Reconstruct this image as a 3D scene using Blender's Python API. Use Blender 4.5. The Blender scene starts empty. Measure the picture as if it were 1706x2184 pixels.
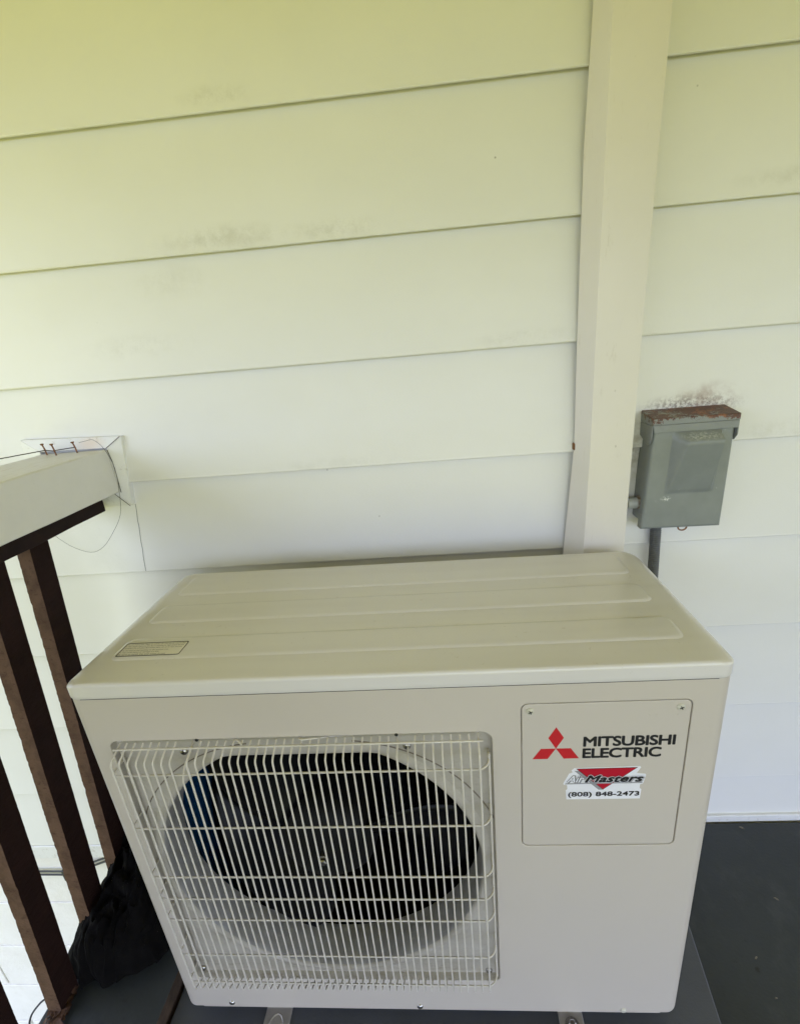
import bpy, bmesh, math, random
from mathutils import Vector, Matrix, noise
random.seed(7)
R = math.radians
scene = bpy.context.scene
COL = scene.collection

# ---------------------------------------------------------------- camera
cd = bpy.data.cameras.new('camera'); cam = bpy.data.objects.new('camera', cd); COL.objects.link(cam)
cam.location = (0.51086, -0.47432, 1.15913)
cam.rotation_euler = (1.2353, 0.0809, 0.0478)
cd.sensor_fit = 'HORIZONTAL'; cd.sensor_width = 36.0
cd.lens = 36.0 * 1008.8 / 1706.0
cd.shift_x = -0.01647; cd.shift_y = 0.0
cd.clip_start = 0.01; cd.clip_end = 500
scene.camera = cam

# ---------------------------------------------------------------- world and sun
SUN_EL, SUN_AZ = R(58), R(-20)          # azimuth from +y (behind the house), towards -x
w = bpy.data.worlds.new('World'); scene.world = w; w.use_nodes = True
nt = w.node_tree; nt.nodes.clear()
out = nt.nodes.new('ShaderNodeOutputWorld'); bg = nt.nodes.new('ShaderNodeBackground')
sky = nt.nodes.new('ShaderNodeTexSky'); sky.sky_type = 'NISHITA'; sky.sun_disc = False
sky.sun_elevation = SUN_EL; sky.sun_rotation = SUN_AZ; sky.dust_density = 3.0; sky.air_density = 1.0
# thin bright cloud over the blue
nz = nt.nodes.new('ShaderNodeTexNoise'); nz.inputs['Scale'].default_value = 2.2; nz.inputs['Detail'].default_value = 6
rp = nt.nodes.new('ShaderNodeValToRGB'); rp.color_ramp.elements[0].position = .25; rp.color_ramp.elements[1].position = .55
mx = nt.nodes.new('ShaderNodeMixRGB'); mx.inputs[2].default_value = (7.8, 8.75, 11.5, 1)
nt.links.new(nz.outputs[0], rp.inputs[0]); nt.links.new(rp.outputs[0], mx.inputs[0])
nt.links.new(sky.outputs[0], mx.inputs[1]); nt.links.new(mx.outputs[0], bg.inputs[0])
bg.inputs[1].default_value = 0.08
nt.links.new(bg.outputs[0], out.inputs[0])
sd = bpy.data.lights.new('sun', 'SUN'); sd.energy = 5.0; sd.angle = R(0.5); sd.color = (1, .95, .87)
sun = bpy.data.objects.new('sun', sd); COL.objects.link(sun)
sdir = Vector((math.sin(SUN_AZ) * math.cos(SUN_EL), math.cos(SUN_AZ) * math.cos(SUN_EL), math.sin(SUN_EL)))
sun.rotation_euler = sdir.to_track_quat('Z', 'Y').to_euler(); sun.location = sdir * 30
vs = scene.view_settings; vs.view_transform = 'Standard'; vs.look = 'None'; vs.gamma = 1
vs.exposure = 2.2

# ---------------------------------------------------------------- helpers
def link(o, parent=None):
    COL.objects.link(o)
    if parent is not None:
        o.parent = parent
        o.matrix_parent_inverse = parent.matrix_basis.inverted()
    return o
def tag(o, label=None, cat=None, group=None, kind=None):
    if label: o['label'] = label
    if cat: o['category'] = cat
    if group: o['group'] = group
    if kind: o['kind'] = kind
    return o
def empty(name, loc, label, cat, group=None):
    o = bpy.data.objects.new(name, None); o.location = loc; o.empty_display_size = .05
    COL.objects.link(o); return tag(o, label, cat, group)
def finish(bm, name, mat, parent=None, smooth=False, bevel=0, segs=2, angle=35, doubles=0):
    if doubles: bmesh.ops.remove_doubles(bm, verts=bm.verts[:], dist=doubles)
    bmesh.ops.recalc_face_normals(bm, faces=bm.faces[:])
    me = bpy.data.meshes.new(name); bm.to_mesh(me); bm.free()
    mats = mat if isinstance(mat, (list, tuple)) else [mat]
    for m in mats: me.materials.append(m)
    o = bpy.data.objects.new(name, me); link(o, parent)
    if bevel:
        b = o.modifiers.new('bevel', 'BEVEL'); b.width = bevel; b.segments = segs; b.limit_method = 'ANGLE'; b.angle_limit = R(angle)
        b.harden_normals = True
    if smooth or bevel:
        for p in me.polygons: p.use_smooth = True
        if not bevel:
            es = o.modifiers.new('split', 'EDGE_SPLIT'); es.split_angle = R(angle)
    return o
def box(bm, x0, x1, y0, y1, z0, z1, mi=0):
    v = [bm.verts.new(p) for p in ((x0,y0,z0),(x1,y0,z0),(x1,y1,z0),(x0,y1,z0),(x0,y0,z1),(x1,y0,z1),(x1,y1,z1),(x0,y1,z1))]
    for f in ((0,3,2,1),(4,5,6,7),(0,1,5,4),(1,2,6,5),(2,3,7,6),(3,0,4,7)):
        bm.faces.new([v[i] for i in f]).material_index = mi
    return v
def hexa(bm, bot, top, mi=0):
    v = [bm.verts.new(p) for p in list(bot) + list(top)]; n = len(bot)
    bm.faces.new(v[:n][::-1]).material_index = mi; bm.faces.new(v[n:]).material_index = mi
    for i in range(n):
        j = (i + 1) % n; bm.faces.new((v[i], v[j], v[n+j], v[n+i])).material_index = mi
def prism(bm, pts, axis, a, b, mi=0):
    """pts 2D outline; axis 'y': (x,z) swept over y in a..b; axis 'z': (x,y) swept over z; axis 'x': (y,z)."""
    def P(p, t):
        return {'y': (p[0], t, p[1]), 'z': (p[0], p[1], t), 'x': (t, p[0], p[1])}[axis]
    hexa(bm, [P(p, a) for p in pts], [P(p, b) for p in pts], mi)
def rrect(x0, x1, z0, z1, r, n=6):
    pts = []
    rs = r if isinstance(r, (list, tuple)) else [r]*4
    for (cx, cz, a0, rr) in ((x1-rs[0], z0+rs[0], -90, rs[0]), (x1-rs[1], z1-rs[1], 0, rs[1]), (x0+rs[2], z1-rs[2], 90, rs[2]), (x0+rs[3], z0+rs[3], 180, rs[3])):
        for i in range(n+1):
            a = R(a0 + 90*i/n); pts.append((cx + rr*math.cos(a), cz + rr*math.sin(a)))
    return pts
def tube(bm, pts, r, n=8, cap=True, mi=0, closed=False):
    pts = [Vector(p) for p in pts]; rings = []; N = len(pts); up = None
    for i, p in enumerate(pts):
        if closed: d = (pts[(i+1) % N] - pts[i-1])
        else: d = (pts[min(i+1, N-1)] - pts[max(i-1, 0)])
        d.normalize()
        if up is None:
            up = Vector((0, 0, 1)) if abs(d.z) < .9 else Vector((0, 1, 0))
        a = (up - d*up.dot(d)); 
        if a.length < 1e-4: a = d.orthogonal()
        a.normalize(); up = a; b = d.cross(a)
        rr = r[i] if isinstance(r, (list, tuple)) else r
        rings.append([bm.verts.new(p + (a*math.cos(2*math.pi*k/n) + b*math.sin(2*math.pi*k/n))*rr) for k in range(n)])
    M = N if closed else N-1
    for i in range(M):
        A, B = rings[i], rings[(i+1) % N]
        for k in range(n): bm.faces.new((A[k], A[(k+1) % n], B[(k+1) % n], B[k])).material_index = mi
    if cap and not closed:
        bm.faces.new(rings[0][::-1]).material_index = mi; bm.faces.new(rings[-1]).material_index = mi
def fillet(pts, r, n=4):
    """round the inner corners of a polyline"""
    pts = [Vector(p) for p in pts]; o = [pts[0]]
    for i in range(1, len(pts)-1):
        a = (pts[i-1]-pts[i]); b = (pts[i+1]-pts[i]); t = min(r, a.length*.45, b.length*.45)
        A = pts[i] + a.normalized()*t; B = pts[i] + b.normalized()*t
        for k in range(n+1):
            s = k/n; o.append((1-s)**2*A + 2*s*(1-s)*pts[i] + s*s*B)
    o.append(pts[-1]); return o
def lathe(bm, prof, c, ax='y', n=32, mi=0):
    """prof: list of (radius, offset along axis)"""
    rings = []
    for rr, t in prof:
        ring = []
        for k in range(n):
            a = 2*math.pi*k/n; u, v = rr*math.cos(a), rr*math.sin(a)
            p = {'y': (c[0]+u, c[1]+t, c[2]+v), 'z': (c[0]+u, c[1]+v, c[2]+t), 'x': (c[0]+t, c[1]+u, c[2]+v)}[ax]
            ring.append(bm.verts.new(p))
        rings.append(ring)
    for A, B in zip(rings, rings[1:]):
        for k in range(n): bm.faces.new((A[k], A[(k+1) % n], B[(k+1) % n], B[k])).material_index = mi
    if prof[0][0] > 1e-6: bm.faces.new(rings[0][::-1]).material_index = mi
    if prof[-1][0] > 1e-6: bm.faces.new(rings[-1]).material_index = mi
def boolean(o, cutters):
    for c in cutters:
        m = o.modifiers.new('cut', 'BOOLEAN'); m.operation = 'DIFFERENCE'; m.solver = 'EXACT'; m.object = c
    bpy.context.view_layer.update()
    dg = bpy.context.evaluated_depsgraph_get()
    me = bpy.data.meshes.new_from_object(o.evaluated_get(dg))
    o.modifiers.clear(); o.data = me
    for c in cutters: bpy.data.objects.remove(c)
    return o
def cutter(fn):
    bm = bmesh.new(); fn(bm); bmesh.ops.recalc_face_normals(bm, faces=bm.faces[:])
    me = bpy.data.meshes.new('cut'); bm.to_mesh(me); bm.free()
    o = bpy.data.objects.new('cut', me); COL.objects.link(o); return o
def text(name, s, mat, parent, x0, x1, z0, z1, y, bold=0, shear=0, flat=False, ztop=None, spacing=1.0, ext=.00015, grow=0):
    """lettering fitted to a rectangle; stands on the x/z plane (or lies on x/y when flat)"""
    cu = bpy.data.curves.new('t', 'FONT'); cu.body = s; cu.size = 1; cu.offset = bold; cu.shear = shear; cu.space_character = spacing
    cu.resolution_u = 4
    t = bpy.data.objects.new('t', cu); COL.objects.link(t)
    bpy.context.view_layer.update()
    me = bpy.data.meshes.new_from_object(t.evaluated_get(bpy.context.evaluated_depsgraph_get()))
    bpy.data.objects.remove(t)
    xs = [v.co.x for v in me.vertices]; ys = [v.co.y for v in me.vertices]
    a, b, c, d = min(xs), max(xs), min(ys), max(ys)
    for v in me.vertices:
        u = x0 + (v.co.x-a)/(b-a)*(x1-x0); q = z0 + (v.co.y-c)/(d-c)*(z1-z0)
        v.co = (u, q, ztop) if flat else (u, y, q)
    src = bmesh.new(); src.from_mesh(me); bm = bmesh.new()
    shifts = [(0, 0)] + ([(grow*math.cos(R(q)), grow*math.sin(R(q))) for q in range(0, 360, 45)] if grow else [])
    for q, (du, dv) in enumerate(shifts):
        e = ext + q*.000006; off = Vector((du, dv, e)) if flat else Vector((du, -e, dv))
        vm = {v: bm.verts.new(v.co + off) for v in src.verts}
        for f in src.faces:
            try: bm.faces.new([vm[v] for v in f.verts])
            except ValueError: pass
    src.free()
    return finish(bm, name, mat, parent)

# ---------------------------------------------------------------- materials
def mat(name, col, rough=.5, metal=0, spec=.5, var=0, vscale=8, bump=0, bscale=60, rvar=0, coat=0, vcol=None):
    m = bpy.data.materials.new(name); m.use_nodes = True; t = m.node_tree; b = t.nodes['Principled BSDF']
    b.inputs['Base Color'].default_value = (*col, 1); b.inputs['Roughness'].default_value = rough
    b.inputs['Metallic'].default_value = metal; b.inputs['Specular IOR Level'].default_value = spec
    if coat: b.inputs['Coat Weight'].default_value = coat; b.inputs['Coat Roughness'].default_value = .12
    tc = t.nodes.new('ShaderNodeTexCoord'); m['tc'] = tc.name
    if var:
        n = t.nodes.new('ShaderNodeTexNoise'); n.inputs['Scale'].default_value = vscale; n.inputs['Detail'].default_value = 6; n.inputs['Roughness'].default_value = .6
        t.links.new(tc.outputs['Object'], n.inputs['Vector'])
        r = t.nodes.new('ShaderNodeValToRGB'); r.color_ramp.elements[0].position = .35; r.color_ramp.elements[1].position = .68
        d = vcol or tuple(c*(1-var) for c in col)
        r.color_ramp.elements[0].color = (*d, 1); r.color_ramp.elements[1].color = (*col, 1)
        t.links.new(n.outputs[0], r.inputs[0]); t.links.new(r.outputs[0], b.inputs['Base Color'])
    if rvar:
        n = t.nodes.new('ShaderNodeTexNoise'); n.inputs['Scale'].default_value = vscale*1.7; n.inputs['Detail'].default_value = 5
        t.links.new(tc.outputs['Object'], n.inputs['Vector'])
        mr = t.nodes.new('ShaderNodeMapRange'); mr.inputs['To Min'].default_value = rough-rvar; mr.inputs['To Max'].default_value = rough+rvar
        t.links.new(n.outputs[0], mr.inputs['Value']); t.links.new(mr.outputs[0], b.inputs['Roughness'])
    if bump:
        n = t.nodes.new('ShaderNodeTexNoise'); n.inputs['Scale'].default_value = bscale; n.inputs['Detail'].default_value = 4
        t.links.new(tc.outputs['Object'], n.inputs['Vector'])
        bp = t.nodes.new('ShaderNodeBump'); bp.inputs['Strength'].default_value = bump; bp.inputs['Distance'].default_value = .001
        t.links.new(n.outputs[0], bp.inputs['Height']); t.links.new(bp.outputs[0], b.inputs['Normal'])
    return m
class NT:
    """small node-graph helper on a material"""
    def __init__(s, m):
        s.m = m; s.t = m.node_tree; s.b = s.t.nodes['Principled BSDF']; s.tc = s.t.nodes[m['tc']]
    def color(s):
        l = [k for k in s.t.links if k.to_socket == s.b.inputs['Base Color']]
        if l: return l[0].from_socket
        n = s.t.nodes.new('ShaderNodeRGB'); n.outputs[0].default_value = s.b.inputs['Base Color'].default_value; return n.outputs[0]
    def noise(s, scale, detail=5, rough=.6, vec=None, dist=0):
        n = s.t.nodes.new('ShaderNodeTexNoise'); n.inputs['Scale'].default_value = scale; n.inputs['Detail'].default_value = detail
        n.inputs['Roughness'].default_value = rough; n.inputs['Distortion'].default_value = dist
        s.t.links.new(vec or s.tc.outputs['Object'], n.inputs['Vector']); return n.outputs[0]
    def math(s, op, a, b=None, c=None):
        n = s.t.nodes.new('ShaderNodeMath'); n.operation = op
        for i, v in enumerate((a, b, c)):
            if v is None: continue
            if isinstance(v, (int, float)): n.inputs[i].default_value = v
            else: s.t.links.new(v, n.inputs[i])
        return n.outputs[0]
    def sep(s):
        n = s.t.nodes.new('ShaderNodeSeparateXYZ'); s.t.links.new(s.tc.outputs['Object'], n.inputs[0]); return n.outputs
    def ramp(s, v, a, b, lo=0., hi=1.):
        n = s.t.nodes.new('ShaderNodeMapRange'); n.interpolation_type = 'SMOOTHSTEP'
        for k, q in (('From Min', a), ('From Max', b), ('To Min', lo), ('To Max', hi)): n.inputs[k].default_value = q
        s.t.links.new(v, n.inputs['Value']); return n.outputs[0]
    def mapv(s, sc, loc=(0, 0, 0)):
        n = s.t.nodes.new('ShaderNodeMapping'); n.inputs['Scale'].default_value = sc; n.inputs['Location'].default_value = loc
        s.t.links.new(s.tc.outputs['Object'], n.inputs['Vector']); return n.outputs[0]
    def mix(s, fac, col):
        n = s.t.nodes.new('ShaderNodeMixRGB'); c = s.color(); s.t.links.new(fac, n.inputs[0]); s.t.links.new(c, n.inputs[1])
        n.inputs[2].default_value = (*col, 1); s.t.links.new(n.outputs[0], s.b.inputs['Base Color'])
    def blob(s, c, rx, rz, soft=1.0):
        """elliptic mask 1 inside -> 0 outside in x/z"""
        o = s.sep()
        dx = s.math('MULTIPLY', s.math('SUBTRACT', o[0], c[0]), 1/rx); dz = s.math('MULTIPLY', s.math('SUBTRACT', o[2], c[1]), 1/rz)
        d = s.math('SQRT', s.math('ADD', s.math('MULTIPLY', dx, dx), s.math('MULTIPLY', dz, dz)))
        return s.ramp(d, 1-soft*.9, 1.0, 1., 0.)
    def bump(s, h, strength=.3, dist=.001):
        n = s.t.nodes.new('ShaderNodeBump'); n.inputs['Strength'].default_value = strength; n.inputs['Distance'].default_value = dist
        s.t.links.new(h, n.inputs['Height'])
        l = [k for k in s.t.links if k.to_socket == s.b.inputs['Normal']]
        if l: s.t.links.new(l[0].from_socket, n.inputs['Normal'])
        s.t.links.new(n.outputs[0], s.b.inputs['Normal'])

# siding paint: off-white with mildew along a few laps, above the box and round the rail plate
M_siding = mat('siding_paint', (.79, .785, .75), rough=.42, var=.035, vscale=3, bump=.12, bscale=260, rvar=.06)
g = NT(M_siding)
sp = g.noise(900, 2)
fine = g.ramp(g.noise(420, 3, .7), .5, .66)
for c, rx, rz, k in (((.17, 1.355), .16, .028, .32), ((.36, 1.352), .10, .026, .34), ((.05, 1.30), .14, .04, .12), ((.20, 1.545), .08, .02, .3),
                     ((.66, 1.16), .12, .02, .2), ((.30, .96), .2, .02, .12), ((1.22, .965), .3, .03, .25), ((1.1, 1.36), .16, .02, .25), ((-.02, 1.20), .14, .03, .16)):
    f = g.math('MULTIPLY', g.blob(c, rx, rz), g.ramp(g.noise(26, 5, .7), .36, .72)); f = g.math('MULTIPLY', f, k); g.mix(f, (.33, .31, .22))
    f = g.math('MULTIPLY', g.math('MULTIPLY', g.blob(c, rx, rz), fine), k*.25); g.mix(f, (.2, .18, .12))
# mildew and rust bloom above the switch box
f = g.math('MULTIPLY', g.blob((.955, 1.022), .11, .026, .9), g.ramp(g.noise(150, 5, .75), .40, .60)); g.mix(g.math('MULTIPLY', f, .8), (.13, .09, .07))
f = g.math('MULTIPLY', g.blob((.985, 1.035), .075, .034, 1), g.ramp(g.noise(45, 4), .3, .7)); g.mix(g.math('MULTIPLY', f, .6), (.28, .17, .13))
f = g.math('MULTIPLY', g.blob((.868, .95), .02, .08, .8), g.ramp(g.noise(60, 4), .3, .7)); g.mix(g.math('MULTIPLY', f, .6), (.25, .20, .11))  # brown patch between the pipe cover and the box
# mildew round the rail plate, and the speckled patch under it
for c, rx, rz, k in (((-.19, 1.06), .12, .03, .35), ((-.085, .962), .05, .02, .9), ((-.21, .83), .055, .09, .8), ((-.2, .78), .06, .05, .8)):
    f = g.math('MULTIPLY', g.blob(c, rx, rz), g.math('ADD', g.ramp(g.noise(230, 6, .85), .60, .72), g.math('MULTIPLY', g.noise(30, 3), .25))); g.mix(g.math('MULTIPLY', f, k*.8), (.25, .24, .18))
# scattered specks
vo = g.t.nodes.new('ShaderNodeTexVoronoi'); vo.inputs['Scale'].default_value = 15; vo.inputs['Randomness'].default_value = 1
g.t.links.new(g.tc.outputs['Object'], vo.inputs['Vector'])
f = g.math('MULTIPLY', g.ramp(vo.outputs['Distance'], .015, .034, 1, 0), g.ramp(g.noise(7, 2), .5, .6)); g.mix(g.math('MULTIPLY', f, .65), (.10, .085, .06))
# broad faint unevenness of the old paint
f = g.ramp(g.noise(2.4, 4, .6, vec=g.mapv((1, 1, 2.2))), .4, .75); g.mix(g.math('MULTIPLY', f, .10), (.60, .58, .46))

M_trim = mat('trim_paint', (.78, .78, .76), rough=.4, var=.06, vscale=14, bump=.2, bscale=120)
g = NT(M_trim)
f = g.math('MULTIPLY', g.ramp(g.noise(70, 5, .7), .55, .72), .35); g.mix(f, (.34, .27, .19))
f = g.math('MULTIPLY', g.blob((-.16, 1.035), .04, .02), .35); g.mix(f, (.75, .48, .25))
M_duct = mat('duct_plastic', (.74, .70, .625), rough=.36, var=.05, vscale=5, bump=.06, bscale=300, rvar=.05)
g = NT(M_duct)
vo = g.t.nodes.new('ShaderNodeTexVoronoi'); vo.inputs['Scale'].default_value = 34
g.t.links.new(g.mapv((1, 1, .6)), vo.inputs['Vector'])
f = g.math('MULTIPLY', g.ramp(vo.outputs['Distance'], .04, .09, 1, 0), g.ramp(g.noise(17, 2), .52, .6)); g.mix(g.math('MULTIPLY', f, .6), (.2, .15, .08))
f = g.math('MULTIPLY', g.ramp(g.noise(110, 4, .7, vec=g.mapv((1, 1, .25))), .6, .78), .25); g.mix(f, (.42, .36, .25))

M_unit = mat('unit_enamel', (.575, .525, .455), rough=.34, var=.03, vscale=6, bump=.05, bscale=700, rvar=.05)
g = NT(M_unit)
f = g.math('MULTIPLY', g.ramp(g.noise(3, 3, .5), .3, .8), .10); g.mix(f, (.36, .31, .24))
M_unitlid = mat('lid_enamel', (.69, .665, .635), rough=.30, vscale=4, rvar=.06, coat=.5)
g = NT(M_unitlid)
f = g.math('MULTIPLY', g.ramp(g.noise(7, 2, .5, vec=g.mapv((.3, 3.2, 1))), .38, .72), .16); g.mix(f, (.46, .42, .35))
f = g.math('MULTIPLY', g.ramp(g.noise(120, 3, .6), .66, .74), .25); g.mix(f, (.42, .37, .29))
g = NT(M_unit)
f = g.math('MULTIPLY', g.ramp(g.noise(5, 2, .5), .35, .75), .10); g.mix(f, (.46, .44, .41))
M_wire = mat('guard_coating', (.66, .62, .54), rough=.38, var=.12, vscale=40)
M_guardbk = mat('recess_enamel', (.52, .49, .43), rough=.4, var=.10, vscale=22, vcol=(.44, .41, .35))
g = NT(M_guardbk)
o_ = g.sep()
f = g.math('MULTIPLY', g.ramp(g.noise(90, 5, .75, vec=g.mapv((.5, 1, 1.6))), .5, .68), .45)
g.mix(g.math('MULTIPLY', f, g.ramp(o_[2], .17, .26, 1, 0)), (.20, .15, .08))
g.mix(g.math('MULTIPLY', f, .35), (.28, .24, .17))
M_shroud = mat('shroud_plastic', (.42, .41, .40), rough=.45, var=.25, vscale=30)
g = NT(M_shroud)
f = g.math('MULTIPLY', g.ramp(g.noise(60, 5, .7, vec=g.mapv((1, 3, 1))), .55, .75), .5); g.mix(f, (.6, .58, .52))
M_fan = mat('fan_plastic', (.0022, .0024, .0034), rough=.32, spec=.14)
M_hub = mat('hub_plastic', (.006, .006, .006), rough=.6, spec=.2)
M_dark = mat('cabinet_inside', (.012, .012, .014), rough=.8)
M_coilr = mat('coil_fins_shaded_dusty', (.012, .014, .018), rough=.7)  # same fins as the side; depth shade and dirt put into near-black
M_coil = mat('coil_fins', (.006, .060, .165), rough=.4, var=.4, vscale=200)
M_coil.node_tree.nodes['Principled BSDF'].inputs['Transmission Weight'].default_value = 0
M_steel = mat('screw_steel', (.62, .60, .56), rough=.25, metal=1, var=.35, vscale=300)
M_screwp = mat('screw_painted', (.62, .60, .50), rough=.3, var=.2, vscale=300)
M_foot = mat('foot_galvanised', (.50, .47, .44), rough=.42, metal=.55, var=.2, vscale=60)
M_red = mat('emblem_red', (.52, .016, .022), rough=.4)
M_black = mat('print_black', (.012, .012, .013), rough=.45)
M_labelw = mat('label_film', (.74, .70, .62), rough=.3)
M_ink = mat('label_ink', (.16, .15, .13), rough=.5)
M_stick = mat('sticker_white', (.80, .80, .84), rough=.35)
M_stickred = mat('sticker_red', (.45, .006, .022), rough=.35)
M_stickgrey = mat('sticker_grey', (.30, .30, .31), rough=.4)

M_box = mat('box_grey_paint', (.235, .255, .24), rough=.40, var=.10, vscale=28, bump=.08, bscale=200, rvar=.07)
g = NT(M_box)
o_ = g.sep()
f = g.math('MULTIPLY', g.blob((0.9496, 0.9782), .045, .009, .9), g.ramp(g.noise(200, 5, .8), .46, .62)); g.mix(g.math('MULTIPLY', f, .7), (.55, .56, .52))
f = g.math('MULTIPLY', g.ramp(g.noise(75, 5, .8), .64, .72), .35); g.mix(f, (.48, .50, .47))
f = g.math('MULTIPLY', g.blob((0.9054, 0.8642), .012, .006, .7), g.ramp(g.noise(400, 3, .8), .5, .6)); g.mix(f, (.8, .8, .78))
M_boxlid = mat('box_rain_lid', (.245, .26, .245), rough=.42, var=.10, vscale=28, bump=.15, bscale=200)
g = NT(M_boxlid)
o_ = g.sep()
n1 = g.noise(70, 6, .8)
hz = g.math('ADD', g.ramp(o_[2], .9940, 1.0150), g.math('MULTIPLY', g.math('SUBTRACT', g.noise(95, 7, .85), .5), 3.6))
hz = g.math('ADD', hz, g.math('MULTIPLY', g.math('SUBTRACT', g.noise(24, 2, .5), .5), 1.6))
f = g.ramp(hz, .62, .74); g.mix(f, (.115, .040, .018)); g.mix(g.math('MULTIPLY', f, g.ramp(g.noise(55, 4, .7), .5, .62)), (.24, .085, .028))
f = g.math('MULTIPLY', f, g.ramp(g.noise(180, 4, .8), .45, .62)); g.mix(g.math('MULTIPLY', f, .8), (.05, .022, .015))
g.bump(g.noise(240, 4, .8), .5, .0015)
M_rust = mat('rusty_iron', (.30, .135, .055), rough=.85, var=.6, vscale=400, bump=.8, bscale=500)
M_conduit = mat('conduit_grey', (.115, .12, .12), rough=.5, var=.35, vscale=120)
M_fitting = mat('fitting_plastic', (.42, .42, .37), rough=.5, var=.4, vscale=150, vcol=(.16, .09, .05))
M_pvc = mat('pvc_grey', (.42, .44, .42), rough=.4, var=.1, vscale=60)

M_deck = mat('deck_paint', (.030, .036, .040), rough=.46, var=.28, vscale=5, bump=.25, bscale=160, rvar=.10)
g = NT(M_deck)
f = g.math('MULTIPLY', g.ramp(g.noise(30, 6, .7), .62, .72), .6); g.mix(f, (.012, .013, .014))
f = g.math('MULTIPLY', g.ramp(g.noise(260, 3, .7), .70, .76), .5); g.mix(f, (.10, .10, .09))
vo = g.t.nodes.new('ShaderNodeTexVoronoi'); vo.inputs['Scale'].default_value = 11
g.t.links.new(g.mapv((1, .8, 1)), vo.inputs['Vector'])
g.mix(g.math('MULTIPLY', g.ramp(g.noise(11, 6, .75, vec=g.mapv((1, .6, 1))), .50, .72), .45), (.058, .064, .066))
pit = g.math('MULTIPLY', g.ramp(g.math('ADD', vo.outputs['Distance'], g.math('MULTIPLY', g.math('SUBTRACT', g.noise(120, 3), .5), .12)), .02, .07, 1, 0), g.ramp(g.noise(6, 2), .46, .52))
g.mix(g.math('MULTIPLY', pit, .8), (.008, .008, .008))
M_slab = mat('pad_paint', (.078, .083, .098), rough=.52, var=.15, vscale=10, bump=.3, bscale=320)
M_brownedge = mat('ledge_raw_wood', (.10, .062, .035), rough=.85, var=.6, vscale=30, bump=.8, bscale=120)
M_rail = mat('rail_white_paint', (.68, .67, .64), rough=.42, var=.05, vscale=20, bump=.25, bscale=90)
g = NT(M_rail)
o_ = g.sep()
gr = g.noise(22, 6, .7, vec=g.mapv((9, 1, 4)))
f = g.math('MULTIPLY', g.ramp(gr, .5, .72), g.ramp(o_[2], 1.018, 1.024)); g.mix(g.math('MULTIPLY', f, .55), (.45, .39, .30))
g.bump(gr, .35, .001)
f = g.math('MULTIPLY', g.ramp(g.noise(130, 4, .8), .68, .74), .5); g.mix(f, (.2, .16, .10))
M_darkwood = mat('brown_stain', (.016, .0065, .005), rough=.7, spec=.2, var=.45, vscale=30, bump=.4, bscale=90)
M_balus = mat('brown_lit_side', (.020, .0075, .0050), rough=.8, spec=.15, var=.3, vscale=25, bump=.5, bscale=100)
g = NT(M_balus)
# -y side: the daylight falling on it is painted in as a tan tone
geo = g.t.nodes.new('ShaderNodeNewGeometry'); sn = g.t.nodes.new('ShaderNodeSeparateXYZ'); g.t.links.new(geo.outputs['True Normal'], sn.inputs[0])
lit_y = g.ramp(sn.outputs[1], -.75, -.55, 1, 0)
rough_n = g.ramp(g.noise(30, 6, .75, vec=g.mapv((1, 1, .8))), .34, .60)
g.mix(g.math('MULTIPLY', lit_y, g.math('ADD', g.math('MULTIPLY', rough_n, .35), .6)), (.115, .066, .041))
f = g.math('MULTIPLY', lit_y, g.ramp(g.noise(60, 5, .8, vec=g.mapv((1, 1, 2.4))), .56, .62)); g.mix(g.math('MULTIPLY', f, .6), (.045, .020, .013))
g.bump(g.noise(45, 6, .8, vec=g.mapv((1, 1, 1.8))), .8, .003)
M_block = mat('painted_block', (.82, .80, .76), rough=.75, var=.06, vscale=9, bump=.7, bscale=140)
g = NT(M_block); g.bump(g.noise(38, 6, .75), .5, .006); f = g.math('MULTIPLY', g.ramp(g.noise(14, 5, .7), .5, .75), .25); g.mix(f, (.60, .56, .48))
M_cloth = mat('black_cloth', (.0032, .0026, .0022), rough=.95, spec=.15, var=.6, vscale=40, bump=.6, bscale=420)
g = NT(M_cloth)
f = g.ramp(g.noise(500, 2, .6), .74, .78); g.mix(f, (.12, .11, .09))
M_cable = mat('cable_black', (.03, .032, .035), rough=.45)
M_string = mat('wire_dark', (.06, .05, .045), rough=.5, metal=.5)
M_grass = mat('lawn', (.175, .175, .010), rough=.9, var=.5, vscale=4)
M_ceil = mat('ceiling_bounce_yellow', (.78, .66, .015), rough=.6, var=.05, vscale=6)  # unseen ceiling, yellow chosen for its bounce on the wall
M_leaf = mat('dead_leaf', (.10, .045, .022), rough=.8, var=.6, vscale=120)
M_chip = mat('pale_chip', (.28, .25, .20), rough=.8, var=.4, vscale=200)

# ---------------------------------------------------------------- setting: lawn, deck
TH = 0.0058; WY = 0.4136                      # wall plane: slight turn against the unit
def W(u, d, z):                               # along the wall, out of the wall, up
    return (u*math.cos(TH) + d*math.sin(TH), WY + u*math.sin(TH) - d*math.cos(TH), z)
def wbox(bm, u0, u1, d0, d1, z0, z1, mi=0):
    hexa(bm, [W(u0,d1,z0), W(u1,d1,z0), W(u1,d0,z0), W(u0,d0,z0)], [W(u0,d1,z1), W(u1,d1,z1), W(u1,d0,z1), W(u0,d0,z1)], mi)
def wprism(bm, prof, u0, u1, mi=0):           # prof in (d, z)
    hexa(bm, [W(u0, d, z) for d, z in prof], [W(u1, d, z) for d, z in prof], mi)

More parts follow.
